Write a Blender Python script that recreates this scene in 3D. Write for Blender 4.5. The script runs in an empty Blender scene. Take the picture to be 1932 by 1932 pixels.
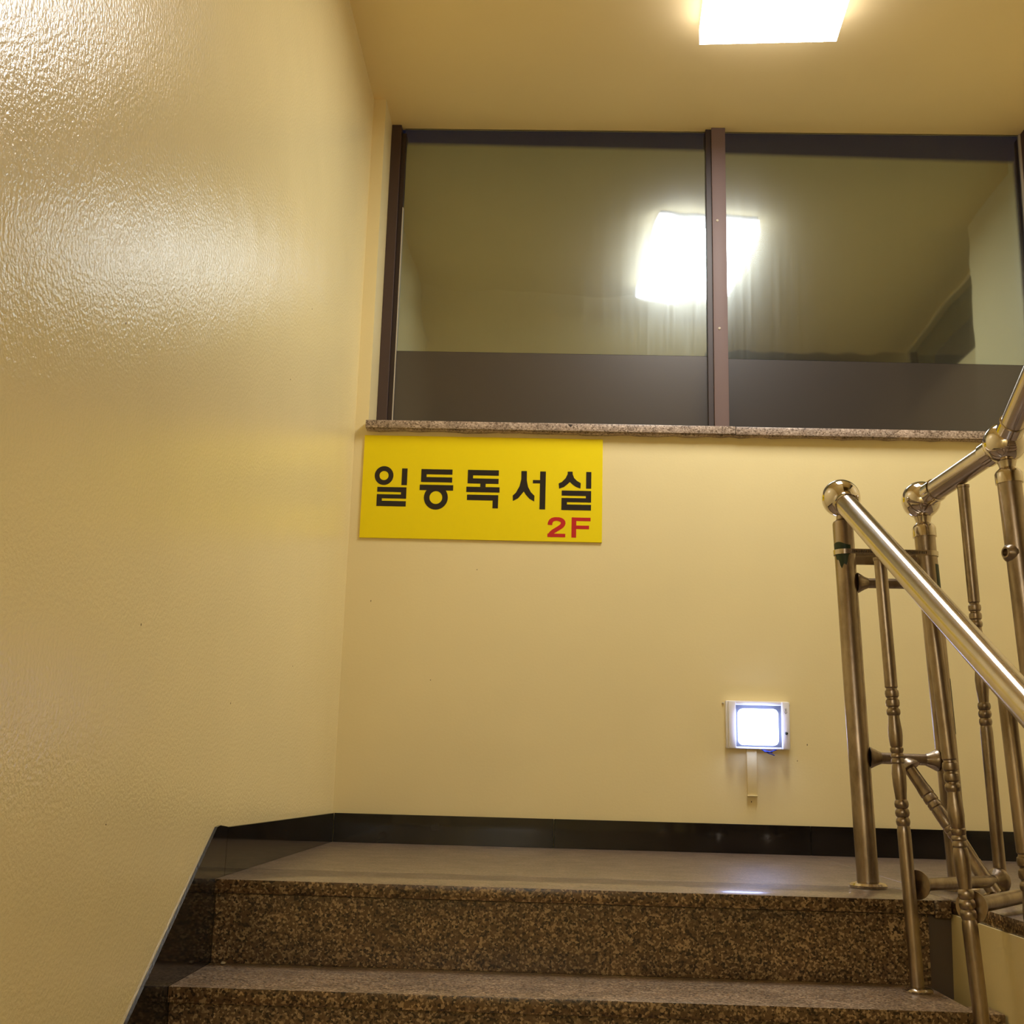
import bpy, bmesh, math, random
from mathutils import Vector, Matrix

scene = bpy.context.scene
random.seed(7)

# ------------------------------------------------------------------ camera
CAM = Vector((0.71136, -4.13265, 0.23774))
YAW, PITCH, ROLL, FPX = -0.030498, 0.220007, 0.0270138, 2217.04
cy, sy, cp, sp_ = math.cos(YAW), math.sin(YAW), math.cos(PITCH), math.sin(PITCH)
F_ = Vector((sy * cp, cy * cp, sp_))
R0 = Vector((cy, -sy, 0.0))
U0 = R0.cross(F_)
R_ = R0 * math.cos(ROLL) + U0 * math.sin(ROLL)
U_ = U0 * math.cos(ROLL) - R0 * math.sin(ROLL)
cd = bpy.data.cameras.new('camera')
cd.sensor_fit = 'HORIZONTAL'
cd.sensor_width = 36.0
cd.lens = FPX * 36.0 / 1932.0
cd.clip_start = 0.02
cam = bpy.data.objects.new('camera', cd)
scene.collection.objects.link(cam)
m3 = Matrix((R_, U_, -F_)).transposed()
cam.matrix_world = Matrix.Translation(CAM) @ m3.to_4x4()
scene.camera = cam

# ------------------------------------------------------------------ world (night outside), exposure, lamp strengths
world = bpy.data.worlds.new('night')
scene.world = world
world.use_nodes = True
world.node_tree.nodes['Background'].inputs[0].default_value = (0.25, 0.28, 0.62, 1)
world.node_tree.nodes['Background'].inputs[1].default_value = 0.02
vs = scene.view_settings
vs.view_transform = 'Standard'
vs.look = 'None'
vs.exposure = 0.0
vs.gamma = 1.0
vs.use_curve_mapping = False
try:
    scene.cycles.use_denoising = True
    scene.cycles.max_bounces = 14
    scene.cycles.diffuse_bounces = 8
    scene.cycles.glossy_bounces = 6
    scene.cycles.sample_clamp_indirect = 6.0
except Exception:
    pass
CEILING_LAMP = 36.5
LAMP_SIDE = 6.0
NIGHT_LAMP = 12.0
LOWER_FILL = 14.0

# ------------------------------------------------------------------ helpers
COL = scene.collection


def tag(o, label=None, cat=None, group=None, kind=None):
    if label: o['label'] = label
    if cat: o['category'] = cat
    if group: o['group'] = group
    if kind: o['kind'] = kind
    return o


def empty(name, loc, label=None, cat=None, group=None, kind=None):
    o = bpy.data.objects.new(name, None)
    o.empty_display_size = 0.1
    o.location = loc
    COL.objects.link(o)
    return tag(o, label, cat, group, kind)


def root_of(o):
    while o.parent: o = o.parent
    return o


def obj(name, bm, mat, parent=None, smooth=35, label=None, origin=None):
    """links a bmesh built in world coordinates as one mesh object"""
    off = Vector((0, 0, 0))
    if parent is not None:
        off = root_of(parent).location.copy()
    elif origin is not None:
        off = Vector(origin)
    bmesh.ops.recalc_face_normals(bm, faces=bm.faces[:])
    if off.length > 0:
        bmesh.ops.translate(bm, verts=bm.verts[:], vec=-off)
    me = bpy.data.meshes.new(name)
    bm.to_mesh(me)
    bm.free()
    for m in (mat if isinstance(mat, (list, tuple)) else [mat]):
        me.materials.append(m)
    if smooth:
        for p in me.polygons: p.use_smooth = True
        me.set_sharp_from_angle(angle=math.radians(smooth))
    o = bpy.data.objects.new(name, me)
    if parent is not None:
        o.parent = parent
    elif origin is not None:
        o.location = off
    COL.objects.link(o)
    if label: o['label'] = label
    return o


def B(): return bmesh.new()


def box(bm, x0, x1, y0, y1, z0, z1, bevel=0.0, seg=2, mi=0):
    t = bmesh.new() if bevel > 0 else bm
    vs_ = [t.verts.new((x, y, z)) for z in (z0, z1) for y in (y0, y1) for x in (x0, x1)]
    fs = []
    for q in ((0, 2, 3, 1), (4, 5, 7, 6), (0, 1, 5, 4), (2, 6, 7, 3), (0, 4, 6, 2), (1, 3, 7, 5)):
        f = t.faces.new([vs_[i] for i in q]); f.material_index = mi; fs.append(f)
    if bevel > 0:
        bmesh.ops.bevel(t, geom=t.edges[:], offset=bevel, segments=seg, profile=0.5, affect='EDGES')
        merge(bm, t, mi)
    return bm


def merge(dst, src, mi=None):
    mp = {}
    for v in src.verts: mp[v] = dst.verts.new(v.co)
    for f in src.faces:
        try:
            g = dst.faces.new([mp[v] for v in f.verts])
            g.material_index = f.material_index if mi is None else mi
        except ValueError:
            pass
    src.free()


def prism(bm, pts, axis, a0, a1, bevel=0.0):
    """polygon in the plane perpendicular to axis ('x': pts are (y,z); 'y': (x,z); 'z': (x,y)), extruded a0..a1"""
    def mk(p, a):
        return {'x': (a, p[0], p[1]), 'y': (p[0], a, p[1]), 'z': (p[0], p[1], a)}[axis]
    t = bmesh.new()
    lo = [t.verts.new(mk(p, a0)) for p in pts]
    hi = [t.verts.new(mk(p, a1)) for p in pts]
    n = len(pts)
    t.faces.new(lo[::-1]); t.faces.new(hi)
    for i in range(n):
        t.faces.new((lo[i], lo[(i + 1) % n], hi[(i + 1) % n], hi[i]))
    if bevel > 0:
        bmesh.ops.bevel(t, geom=t.edges[:], offset=bevel, segments=2, profile=0.5, affect='EDGES')
    merge(bm, t)
    return bm


def frame_of(d):
    d = d.normalized()
    a = Vector((1, 0, 0)) if abs(d.x) < 0.8 else Vector((0, 1, 0))
    u = d.cross(a).normalized()
    return u, d.cross(u).normalized()


def lathe(bm, p0, p1, prof, n=20):
    """prof: list of (distance from p0 towards p1, radius); radius 0 closes"""
    p0, p1 = Vector(p0), Vector(p1)
    d = (p1 - p0).normalized()
    u, w = frame_of(d)
    rings = []
    for s, r in prof:
        c = p0 + d * s
        if r <= 1e-6:
            rings.append([bm.verts.new(c)])
        else:
            rings.append([bm.verts.new(c + u * (r * math.cos(2 * math.pi * i / n)) + w * (r * math.sin(2 * math.pi * i / n))) for i in range(n)])
    for a, b in zip(rings, rings[1:]):
        if len(a) == 1 and len(b) == 1: continue
        for i in range(n):
            j = (i + 1) % n
            if len(a) == 1: bm.faces.new((a[0], b[j], b[i]))
            elif len(b) == 1: bm.faces.new((a[i], a[j], b[0]))
            else: bm.faces.new((a[i], a[j], b[j], b[i]))
    return bm


def tube(bm, p0, p1, r, n=20):
    L = (Vector(p1) - Vector(p0)).length
    return lathe(bm, p0, p1, [(0, 0), (0, r), (L, r), (L, 0)], n)


def sphere(bm, c, r, n=32, m=20):
    c = Vector(c)
    prof = [(r - r * math.cos(math.pi * k / m), r * math.sin(math.pi * k / m)) for k in range(m + 1)]
    prof[0] = (0, 0); prof[-1] = (2 * r, 0)
    return lathe(bm, c - Vector((0, 0, r)), c + Vector((0, 0, r)), prof, n)


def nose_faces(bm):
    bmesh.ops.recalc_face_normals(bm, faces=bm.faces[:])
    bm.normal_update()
    for f in bm.faces: f.material_index = 1 if f.normal.z < 0.5 else 0  # off the top the stone is darker, shade painted into the colour
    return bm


def wire(bm, pts, r, n=8):
    pts = [Vector(p) for p in pts]
    rings = []
    for i, p in enumerate(pts):
        d = (pts[min(i + 1, len(pts) - 1)] - pts[max(i - 1, 0)])
        u, w = frame_of(d)
        rings.append([bm.verts.new(p + u * (r * math.cos(2 * math.pi * k / n)) + w * (r * math.sin(2 * math.pi * k / n))) for k in range(n)])
    for a, b in zip(rings, rings[1:]):
        for i in range(n):
            bm.faces.new((a[i], a[(i + 1) % n], b[(i + 1) % n], b[i]))
    bm.faces.new(rings[0][::-1]); bm.faces.new(rings[-1])
    return bm


def arc_patch(bm, c, r, a0, a1, z0f, z1f, lean=(0, 0), n=14, t=0.0006):
    """thin curved patch hugging a post; z0f/z1f give the lower/upper edge along the arc (0..1)"""
    lo, hi, lo2, hi2 = [], [], [], []
    for i in range(n + 1):
        s = i / n
        a = math.radians(a0 + (a1 - a0) * s)
        for z, l1, l2 in ((z0f(s), lo, lo2), (z1f(s), hi, hi2)):
            x = c[0] + lean[0] * (z - c[2]); y = c[1] + lean[1] * (z - c[2])
            l1.append(bm.verts.new((x + (r + t) * math.cos(a), y + (r + t) * math.sin(a), z)))
            l2.append(bm.verts.new((x + (r - 0.001) * math.cos(a), y + (r - 0.001) * math.sin(a), z)))
    for i in range(n):
        bm.faces.new((lo[i], lo[i + 1], hi[i + 1], hi[i]))
        bm.faces.new((lo2[i], hi2[i], hi2[i + 1], lo2[i + 1]))
        bm.faces.new((lo[i], lo2[i], lo2[i + 1], lo[i + 1]))
        bm.faces.new((hi[i], hi[i + 1], hi2[i + 1], hi2[i]))
    bm.faces.new((lo[0], hi[0], hi2[0], lo2[0])); bm.faces.new((lo[n], lo2[n], hi2[n], hi[n]))
    return bm


# ------------------------------------------------------------------ materials
class M:
    def __init__(self, name):
        self.m = bpy.data.materials.new(name)
        self.m.use_nodes = True
        self.nt = self.m.node_tree
        self.b = self.nt.nodes['Principled BSDF']
        self.out = self.nt.nodes['Material Output']

    def n(self, t, **kw):
        x = self.nt.nodes.new(t)
        for k, v in kw.items(): setattr(x, k, v)
        return x

    def l(self, a, b): self.nt.links.new(a, b)

    def set(self, **kw):
        for k, v in kw.items():
            key = {'color': 'Base Color', 'rough': 'Roughness', 'metal': 'Metallic', 'spec': 'Specular IOR Level',
                   'coat': 'Coat Weight', 'coatr': 'Coat Roughness', 'ecol': 'Emission Color', 'estr': 'Emission Strength',
                   'trans': 'Transmission Weight', 'ior': 'IOR'}[k]
            self.b.inputs[key].default_value = (*v, 1) if isinstance(v, tuple) else v
        return self

    def coord(self, scale=(1, 1, 1)):
        g = self.n('ShaderNodeNewGeometry')
        mp = self.n('ShaderNodeMapping')
        mp.inputs['Scale'].default_value = scale
        self.l(g.outputs['Position'], mp.inputs['Vector'])
        return mp.outputs['Vector']

    def noise(self, vec, scale, detail=2.0, rough=0.5):
        x = self.n('ShaderNodeTexNoise')
        x.inputs['Scale'].default_value = scale
        x.inputs['Detail'].default_value = detail
        x.inputs['Roughness'].default_value = rough
        self.l(vec, x.inputs['Vector'])
        return x.outputs['Fac']

    def ramp(self, fac, stops, interp='LINEAR'):
        r = self.n('ShaderNodeValToRGB')
        e = r.color_ramp
        e.interpolation = interp
        while len(e.elements) < len(stops): e.elements.new(0.5)
        for el, (p, c) in zip(e.elements, stops):
            el.position = p
            el.color = (*c, 1) if isinstance(c, tuple) else (c, c, c, 1)
        self.l(fac, r.inputs['Fac'])
        return r.outputs['Color']

    def mix(self, fac, a, b, mode='MIX'):
        x = self.n('ShaderNodeMix', data_type='RGBA', blend_type=mode)
        for s, v in ((0, fac), (6, a), (7, b)):
            if isinstance(v, (int, float)): x.inputs[s].default_value = v
            elif isinstance(v, tuple): x.inputs[s].default_value = (*v, 1)
            else: self.l(v, x.inputs[s])
        return x.outputs[2]

    def bump(self, height, strength, dist, chain=None):
        x = self.n('ShaderNodeBump')
        x.inputs['Strength'].default_value = strength
        x.inputs['Distance'].default_value = dist
        self.l(height, x.inputs['Height'])
        if chain is not None: self.l(chain, x.inputs['Normal'])
        self.l(x.outputs['Normal'], self.b.inputs['Normal'])
        return x.outputs['Normal']


WALL_COL = (0.82, 0.70, 0.37)


def wall_paint(name, bump, rough, col=WALL_COL, spec=0.5):
    w = M(name).set(rough=rough, spec=spec)
    v = w.coord()
    big = w.noise(v, 1.3, 3)
    c = w.ramp(big, [(0.3, tuple(x * 0.96 for x in col)), (0.7, tuple(min(1, x * 1.03) for x in col))])
    w.l(c, w.b.inputs['Base Color'])
    if bump > 0:
        f = w.noise(v, 125, 2.0, 0.5)
        f = w.ramp(f, [(0.32, 0.0), (0.68, 1.0)])
        nrm = w.bump(f, bump, 0.0022)
        w.bump(w.noise(v, 5, 1), 0.2, 0.01, nrm)
    return w.m


def granite(name, dark, mid, light, rough, scale=150, bump=0.0, spec=0.5, contrast=1.0):
    w = M(name).set(rough=rough, spec=spec)
    v = w.coord()
    vo = w.n('ShaderNodeTexVoronoi'); vo.inputs['Scale'].default_value = scale
    dist = w.n('ShaderNodeVectorMath', operation='ADD')
    nz = w.n('ShaderNodeTexNoise'); nz.inputs['Scale'].default_value = scale * 0.8
    w.l(v, nz.inputs['Vector'])
    sc = w.n('ShaderNodeVectorMath', operation='SCALE'); sc.inputs['Scale'].default_value = 0.9 / scale
    w.l(nz.outputs['Color'], sc.inputs[0]); w.l(v, dist.inputs[0]); w.l(sc.outputs[0], dist.inputs[1])
    w.l(dist.outputs[0], vo.inputs['Vector'])
    sep = w.n('ShaderNodeSeparateColor'); w.l(vo.outputs['Color'], sep.inputs[0])
    c = w.ramp(sep.outputs[0], [(0.0, dark), (0.14, dark), (0.28, mid), (0.66, mid), (0.88, light), (1.0, light)])
    patch = w.noise(v, 14, 3)
    pr = w.ramp(patch, [(0.3, 0.72), (0.7, 1.18)])
    c2 = w.mix(1.0, c, pr, 'MULTIPLY')
    w.l(c2, w.b.inputs['Base Color'])
    if bump > 0: w.bump(w.noise(v, 300, 2), bump, 0.001)
    return w.m


MAT = {}
MAT['wall_left'] = wall_paint('glossy cream paint, rippled', 0.20, 0.23)
MAT['wall'] = wall_paint('cream paint', 0.04, 0.38)
MAT['ceiling'] = wall_paint('cream ceiling paint', 0.0, 0.6, (0.94, 0.77, 0.38))
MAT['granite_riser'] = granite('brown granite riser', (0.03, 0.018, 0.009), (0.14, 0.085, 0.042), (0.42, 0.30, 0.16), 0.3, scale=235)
MAT['granite_lit'] = granite('brown granite tread', (0.10, 0.07, 0.045), (0.27, 0.19, 0.125), (0.50, 0.38, 0.26), 0.34, scale=270, bump=0.12)  # same stone as the risers, light on the tops put into its colour
MAT['granite_landing'] = granite('worn polished granite landing', (0.10, 0.072, 0.05), (0.19, 0.135, 0.095), (0.27, 0.2, 0.14), 0.40, scale=260)
MAT['granite_landing'].node_tree.nodes['Principled BSDF'].inputs['Coat Weight'].default_value = 0.42
MAT['granite_landing'].node_tree.nodes['Principled BSDF'].inputs['Coat Roughness'].default_value = 0.13
MAT['granite_sill'] = granite('pink grey granite sill', (0.16, 0.11, 0.075), (0.36, 0.27, 0.2), (0.55, 0.44, 0.34), 0.35, scale=220)
w = M('black polished stone').set(rough=0.06, spec=0.45)
v = w.coord(); w.l(w.ramp(w.noise(v, 9, 4), [(0.3, (0.004, 0.003, 0.003)), (0.75, (0.016, 0.013, 0.011))]), w.b.inputs['Base Color'])
MAT['black_stone'] = w.m
MAT['joint'] = M('cement joint').set(color=(0.11, 0.085, 0.06), rough=0.8).m
w = M('dark stone edge').set(color=(0.03, 0.02, 0.014), rough=0.7); MAT['dark'] = w.m


def steel(name, col, r0, r1, grime=0.5, gcol=(0.19, 0.14, 0.085)):
    w = M(name).set(metal=1.0)
    v = w.coord((1, 1, 0.35))
    nz = w.noise(v, 26, 5, 0.65)
    g = w.ramp(nz, [(0.42, 0.0), (0.72, grime)])
    w.l(w.mix(g, col, gcol), w.b.inputs['Base Color'])
    rr = w.n('ShaderNodeMapRange')
    rr.inputs['To Min'].default_value = r0; rr.inputs['To Max'].default_value = r1
    w.l(nz, rr.inputs['Value']); w.l(rr.outputs[0], w.b.inputs['Roughness'])
    return w.m


MAT['polished'] = steel('polished steel', (0.72, 0.66, 0.6), 0.04, 0.09, 0.12)
MAT['handrail'] = steel('rubbed steel handrail', (0.70, 0.63, 0.56), 0.11, 0.19, 0.15)
MAT['dull'] = steel('dull grimy steel', (0.40, 0.33, 0.26), 0.26, 0.38, 0.75, (0.15, 0.11, 0.07))
MAT['collar'] = steel('steel collar', (0.62, 0.55, 0.46), 0.12, 0.24, 0.4)
def brushed(name, axis):
    m = steel(name, (0.70, 0.63, 0.56), 0.20, 0.27, 0.15)
    nt = m.node_tree
    b = nt.nodes['Principled BSDF']
    b.inputs['Anisotropic'].default_value = 0.85
    c = nt.nodes.new('ShaderNodeCombineXYZ')
    for i in range(3): c.inputs[i].default_value = axis[i]
    nt.links.new(c.outputs[0], b.inputs['Tangent'])
    return m


MAT['green'] = M('green tape').set(color=(0.012, 0.035, 0.016), rough=0.45).m
MAT['brown_alu'] = M('brown anodised aluminium').set(color=(0.06, 0.034, 0.026), rough=0.5).m
MAT['brown_dark'] = M('dark brown gasket').set(color=(0.028, 0.014, 0.009), rough=0.5).m
MAT['mauve_alu'] = M('faded mauve aluminium').set(color=(0.165, 0.115, 0.105), rough=0.55, spec=0.3).m
MAT['yellow'] = M('yellow sign sheet').set(color=(0.86, 0.69, 0.0), rough=0.5, spec=0.25).m
MAT['ink'] = M('black lettering').set(color=(0.011, 0.006, 0.003), rough=0.4).m
MAT['red'] = M('red lettering').set(color=(0.52, 0.012, 0.012), rough=0.4).m
MAT['white_plastic'] = M('white plastic').set(color=(0.80, 0.79, 0.80), rough=0.38).m
MAT['bezel'] = M('grey plastic bezel').set(color=(0.10, 0.105, 0.12), rough=0.5).m
MAT['sensor'] = M('dark sensor lens').set(color=(0.01, 0.015, 0.01), rough=0.1).m
MAT['blue_wire'] = M('blue wire').set(color=(0.01, 0.03, 0.25), rough=0.4).m
MAT['speck'] = M('brown specks').set(color=(0.06, 0.03, 0.01), rough=0.7).m
MAT['cement'] = M('white screws').set(color=(0.5, 0.44, 0.33), rough=0.4).m


def emitter(name, col, strength):
    w = M(name)
    w.nt.nodes.remove(w.b)
    e = w.n('ShaderNodeEmission')
    e.inputs[0].default_value = (*col, 1); e.inputs[1].default_value = strength
    w.l(e.outputs[0], w.out.inputs['Surface'])
    return w.m


LAMP_COL = (1.0, 0.97, 0.935)
MAT['lamp'] = emitter('lamp diffuser', LAMP_COL, CEILING_LAMP)
MAT['lamp_side'] = emitter('lamp diffuser side', (1.0, 0.92, 1.0), LAMP_SIDE)
MAT['night'] = emitter('night lamp diffuser', (0.46, 0.55, 1.0), NIGHT_LAMP)
MAT['lower_fill'] = emitter('lower landing fill light', LAMP_COL, LOWER_FILL)

w = M('clear glass').set(color=(0.92, 0.95, 0.93), rough=0.0, trans=1.0, ior=1.5); MAT['glass'] = w.m


def film(name, x_edge=None, z_edge=None, lower=False, wrinkle=0.4):
    """mirror film stuck on the pane; it stops short of the frame at the top (and right) with a feathered edge"""
    w = M(name)
    nt = w.nt; nt.nodes.remove(w.b)
    v = w.coord()
    streak = w.noise(w.coord((70, 70, 2.2)), 1.0, 3, 0.6)
    wr = w.noise(v, 2.6, 2)
    bp = w.n('ShaderNodeBump'); bp.inputs['Strength'].default_value = wrinkle; bp.inputs['Distance'].default_value = 0.004
    w.l(wr, bp.inputs['Height'])
    g1 = w.n('ShaderNodeBsdfGlossy'); g2 = w.n('ShaderNodeBsdfGlossy')
    df = w.n('ShaderNodeBsdfDiffuse')
    if not lower:
        g1.inputs['Color'].default_value = (0.42, 0.50, 0.55, 1); g1.inputs['Roughness'].default_value = 0.035
        g2.inputs['Color'].default_value = (0.40, 0.46, 0.46, 1); g2.inputs['Roughness'].default_value = 0.24
        df.inputs['Color'].default_value = (0.12, 0.10, 0.06, 1)
        fac = w.ramp(streak, [(0.35, 0.14), (0.75, 0.24)])
        dfac = 0.10
    else:
        g1.inputs['Color'].default_value = (0.16, 0.16, 0.185, 1); g1.inputs['Roughness'].default_value = 0.09
        g2.inputs['Color'].default_value = (0.17, 0.165, 0.165, 1); g2.inputs['Roughness'].default_value = 0.35
        df.inputs['Color'].default_value = (0.065, 0.055, 0.046, 1)
        fac = None
        dfac = 0.45
    w.l(bp.outputs[0], g1.inputs['Normal'])
    mx = w.n('ShaderNodeMixShader')
    if fac is not None: w.l(fac, mx.inputs[0])
    else: mx.inputs[0].default_value = 0.5
    w.l(g1.outputs[0], mx.inputs[1]); w.l(g2.outputs[0], mx.inputs[2])
    m2 = w.n('ShaderNodeMixShader'); m2.inputs[0].default_value = dfac
    w.l(mx.outputs[0], m2.inputs[1]); w.l(df.outputs[0], m2.inputs[2])
    last = m2.outputs[0]
    if z_edge is not None:
        sep = w.n('ShaderNodeSeparateXYZ')
        g = w.n('ShaderNodeNewGeometry'); w.l(g.outputs['Position'], sep.inputs[0])
        # feathered edge follows a slightly sloping line z = z0 + k * x
        ma = w.n('ShaderNodeMath', operation='MULTIPLY_ADD'); ma.inputs[1].default_value = -z_edge[1]; ma.inputs[2].default_value = 0
        w.l(sep.outputs['X'], ma.inputs[0])
        ad = w.n('ShaderNodeMath', operation='ADD'); w.l(sep.outputs['Z'], ad.inputs[0]); w.l(ma.outputs[0], ad.inputs[1])
        r1 = w.n('ShaderNodeMapRange', interpolation_type='SMOOTHSTEP')
        r1.inputs['From Min'].default_value = z_edge[0] - 0.012; r1.inputs['From Max'].default_value = z_edge[0] + 0.012
        w.l(ad.outputs[0], r1.inputs['Value'])
        f = r1.outputs[0]
        if x_edge is not None:
            r2 = w.n('ShaderNodeMapRange', interpolation_type='SMOOTHSTEP')
            r2.inputs['From Min'].default_value = x_edge - 0.008; r2.inputs['From Max'].default_value = x_edge + 0.008
            w.l(sep.outputs['X'], r2.inputs['Value'])
            mxm = w.n('ShaderNodeMath', operation='MAXIMUM'); w.l(f, mxm.inputs[0]); w.l(r2.outputs[0], mxm.inputs[1]); f = mxm.outputs[0]
        tr = w.n('ShaderNodeBsdfTransparent')
        m3_ = w.n('ShaderNodeMixShader'); w.l(f, m3_.inputs[0]); w.l(last, m3_.inputs[1]); w.l(tr.outputs[0], m3_.inputs[2])
        last = m3_.outputs[0]
    w.l(last, w.out.inputs['Surface'])
    return w.m


# ------------------------------------------------------------------ dimensions
H = 2.8114            # ceiling above the landing
L = 1.4805            # landing depth
RISE, GO = 0.1735, 0.2799
NOSE = 0.0288         # thickness of the stone slabs
XE = 1.545            # right end of the lower flight
XW = 1.60             # face of the well wall under the upper flight
XR = 2.85             # right wall
YB = -5.6             # wall behind the camera
GY = 0.2126           # glass plane
SILL = 1.4904
NSTEP = 10
ZB = -NSTEP * RISE
YS = -L - (NSTEP - 1) * GO
CE = -1.42            # front edge of the ceiling above the landing

# ------------------------------------------------------------------ room shell
bm = B(); box(bm, -0.2, 0.0, YB, 0.0, ZB - 0.2, 5.2)
tag(obj('wall_left', bm, MAT['wall_left'], smooth=0), 'cream painted wall with rippled glossy paint on the left', kind='structure')
wl = bpy.data.objects['wall_left']

bm = B()
box(bm, -0.2, XR, 0.0, 0.30, -0.3, SILL - NOSE)          # below the window
box(bm, -0.2, 0.048, 0.0, 0.30, SILL - NOSE, H + 0.15)     # strip beside the left wall
box(bm, 2.62, XR, 0.0, 0.30, SILL - NOSE, H + 0.15)        # strip right of the window
tag(obj('wall_back', bm, MAT['wall'], smooth=0), 'cream painted wall under the wide window', kind='structure')
wb = bpy.data.objects['wall_back']

bm = B()
box(bm, XR, XR + 0.2, YB, 0.30, ZB - 0.2, 2.40)
box(bm, XR, XR + 0.2, -0.60, 0.30, 2.40, 5.2)
box(bm, XR, XR + 0.2, YB, -2.25, 2.40, 5.2)
box(bm, XR, XR + 0.2, -2.25, -0.60, H - 0.02, 5.2)
tag(obj('wall_right', bm, MAT['wall'], smooth=0), 'cream painted wall right of the upper stairs', kind='structure')
bm = B(); box(bm, 2.66, XR, -0.59, 0.0, -0.05, H)
tag(obj('trim_1', bm, MAT['wall'], smooth=0), 'cream painted pillar in the right corner of the landing', kind='structure')
bm = B(); box(bm, -0.2, XR + 0.2, YB - 0.2, YB, ZB - 0.2, 5.2)
tag(obj('wall_front', bm, MAT['wall'], smooth=0), 'cream painted wall at the foot of the stairs', kind='structure')

# ceiling over the landing, sloping underside of the next flight, upper ceiling
bm = B()
box(bm, -0.2, 1.60, CE, 0.0, H, H + 0.15); box(bm, 0.048, 2.62, 0.0, GY + 0.012, H, H + 0.15)
box(bm, 1.60, XR + 0.2, -2.30, 0.0, H, H + 0.15)
tag(obj('ceiling', bm, MAT['ceiling'], smooth=0), 'plain cream ceiling over the landing', kind='structure')
bm = B()
sl = 0.62
prism(bm, [(CE, H), (-4.55, 1.20), (-4.55, 1.40), (CE, H + 0.2)], 'x', 0.0, 1.60)
tag(obj('trim_2', bm, MAT['ceiling'], smooth=0), 'sloping cream underside of the next flight', kind='structure')
bm = B(); box(bm, 0.0, XR, YB, -4.55, 1.20, 1.555)
tag(obj('trim_8', bm, MAT['ceiling'], smooth=0), 'landing slab of the storey above, over the foot of the stairs', kind='structure')
bm = B(); prism(bm, [(-2.10, -0.30), (-4.54, 1.20), (-4.54, 1.39), (-2.10, -0.11)], 'x', XW + 0.12, XR)
tag(obj('trim_9', bm, MAT['ceiling'], smooth=0), 'sloping underside of the upper stairs', kind='structure')
bm = B(); box(bm, -0.2, XR + 0.2, YB, -1.5, 5.0, 5.2)
tag(obj('trim_3', bm, MAT['ceiling'], smooth=0), 'high ceiling over the upper stairs', kind='structure')

# specks of dirt on the paint
rs = random.Random(3)


def specks(name, parent, pts, axis):
    bm = B()
    for p in pts:
        t = bmesh.new()
        bmesh.ops.create_icosphere(t, subdivisions=1, radius=0.0016)
        sc = [1, 1, rs.uniform(1.0, 2.2)]; sc[axis] = 0.5
        bmesh.ops.scale(t, vec=sc, verts=t.verts[:])
        bmesh.ops.translate(t, vec=p, verts=t.verts[:])
        merge(bm, t)
    o = obj(name, bm, MAT['speck'], parent)
    o['kind'] = 'stuff'


specks('dirt_speck', wl, [(0, -0.865, 1.576), (0, -2.297, 0.959), (0, -1.08, 1.281), (0, -2.084, 0.479), (0, -1.442, 0.38), (0, -0.805, 0.522), (0, -2.16, 0.141)], 0)
specks('dirt_speck', wb, [(0.092, 0, 0.828), (0.316, 0, 0.554), (0.466, 0, 0.949), (1.62, 0, 0.365), (1.585, 0, 0.31), (1.426, 0, 0.170)], 1)

# ------------------------------------------------------------------ landing floor
fl = empty('floor', (0, 0, 0), 'worn polished granite landing at the head of the stairs', kind='structure')
bm = B(); box(bm, 0.0, XW, -L + 0.02, 0.0, -0.20, -NOSE); box(bm, XW, XR, -1.95, 0.0, -0.20, -NOSE)
obj('concrete_slab', bm, MAT['joint'], fl, smooth=0)
g = 0.0012
for (x0, x1, y0, y1) in ((0.001, 1.62, -1.18 + g * 0.5, -0.001), (1.62 + g, XR - 0.001, -1.18 + g * 0.5, -0.001)):
    bm = B(); box(bm, x0, x1, y0, y1, -NOSE, 0.0, bevel=0.0008, seg=1)
    obj('stone_slab', bm, MAT['granite_landing'], fl)
bm = B(); box(bm, 0.001, 1.555, -L, -1.18, -NOSE, 0.0, bevel=0.0015)
obj('nosing_slab', nose_faces(bm), [MAT['granite_landing'], MAT['granite_riser']], fl)
bm = B(); prism(bm, [(1.557, -L + 0.004), (1.592, -L + 0.004), (1.598, -L + 0.03), (1.598, -1.181), (1.557, -1.181)], 'z', -NOSE - 0.008, 0.0, bevel=0.002)
obj('nosing_slab', nose_faces(bm), [MAT['granite_landing'], MAT['granite_riser']], fl)
bm = B(); box(bm, XW, XR - 0.001, -2.02, -1.181, -NOSE, 0.0, bevel=0.0015)
obj('nosing_slab', nose_faces(bm), [MAT['granite_landing'], MAT['granite_riser']], fl)

# black stone skirting
bb = empty('baseboard_back', (0, 0, 0), 'black polished stone skirting along the back wall', kind='structure')
for x0, x1 in ((0.0075, 0.7555), (0.7572, 1.62), (1.6215, 2.658)):
    bm = B(); box(bm, x0, x1, -0.014, -0.0005, 0.0, 0.0955, bevel=0.001, seg=1)
    obj('stone_panel', bm, MAT['black_stone'], bb)
bl = empty('baseboard_left', (0, 0, 0), 'black stone skirting rising with the stairs along the left wall', kind='structure')
bm = B(); box(bm, 0.0005, 0.0066, -1.405, -0.015, 0.0, 0.0957, bevel=0.001, seg=1)
bmesh.ops.translate(bm, verts=[v for v in bm.verts if v.co.y < -1 and v.co.z > 0.05], vec=(0, 0, 0.011))
obj('stone_panel', bm, MAT['black_stone'], bl)
k = 0.632
bm = B()
pts = [(-1.407, 0.0), (-1.407, 0.107), (-1.470, 0.1125), (-1.495, 0.110)]
yend = YS - 0.3
pts += [(-4.3, 0.110 - k * (4.3 - 1.495)), (-4.3, 0.110 - k * (4.3 - 1.495) - 0.40), (-1.470, -0.29), (-1.470, 0.0)]
prism(bm, pts, 'x', 0.0005, 0.0066)
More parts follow.
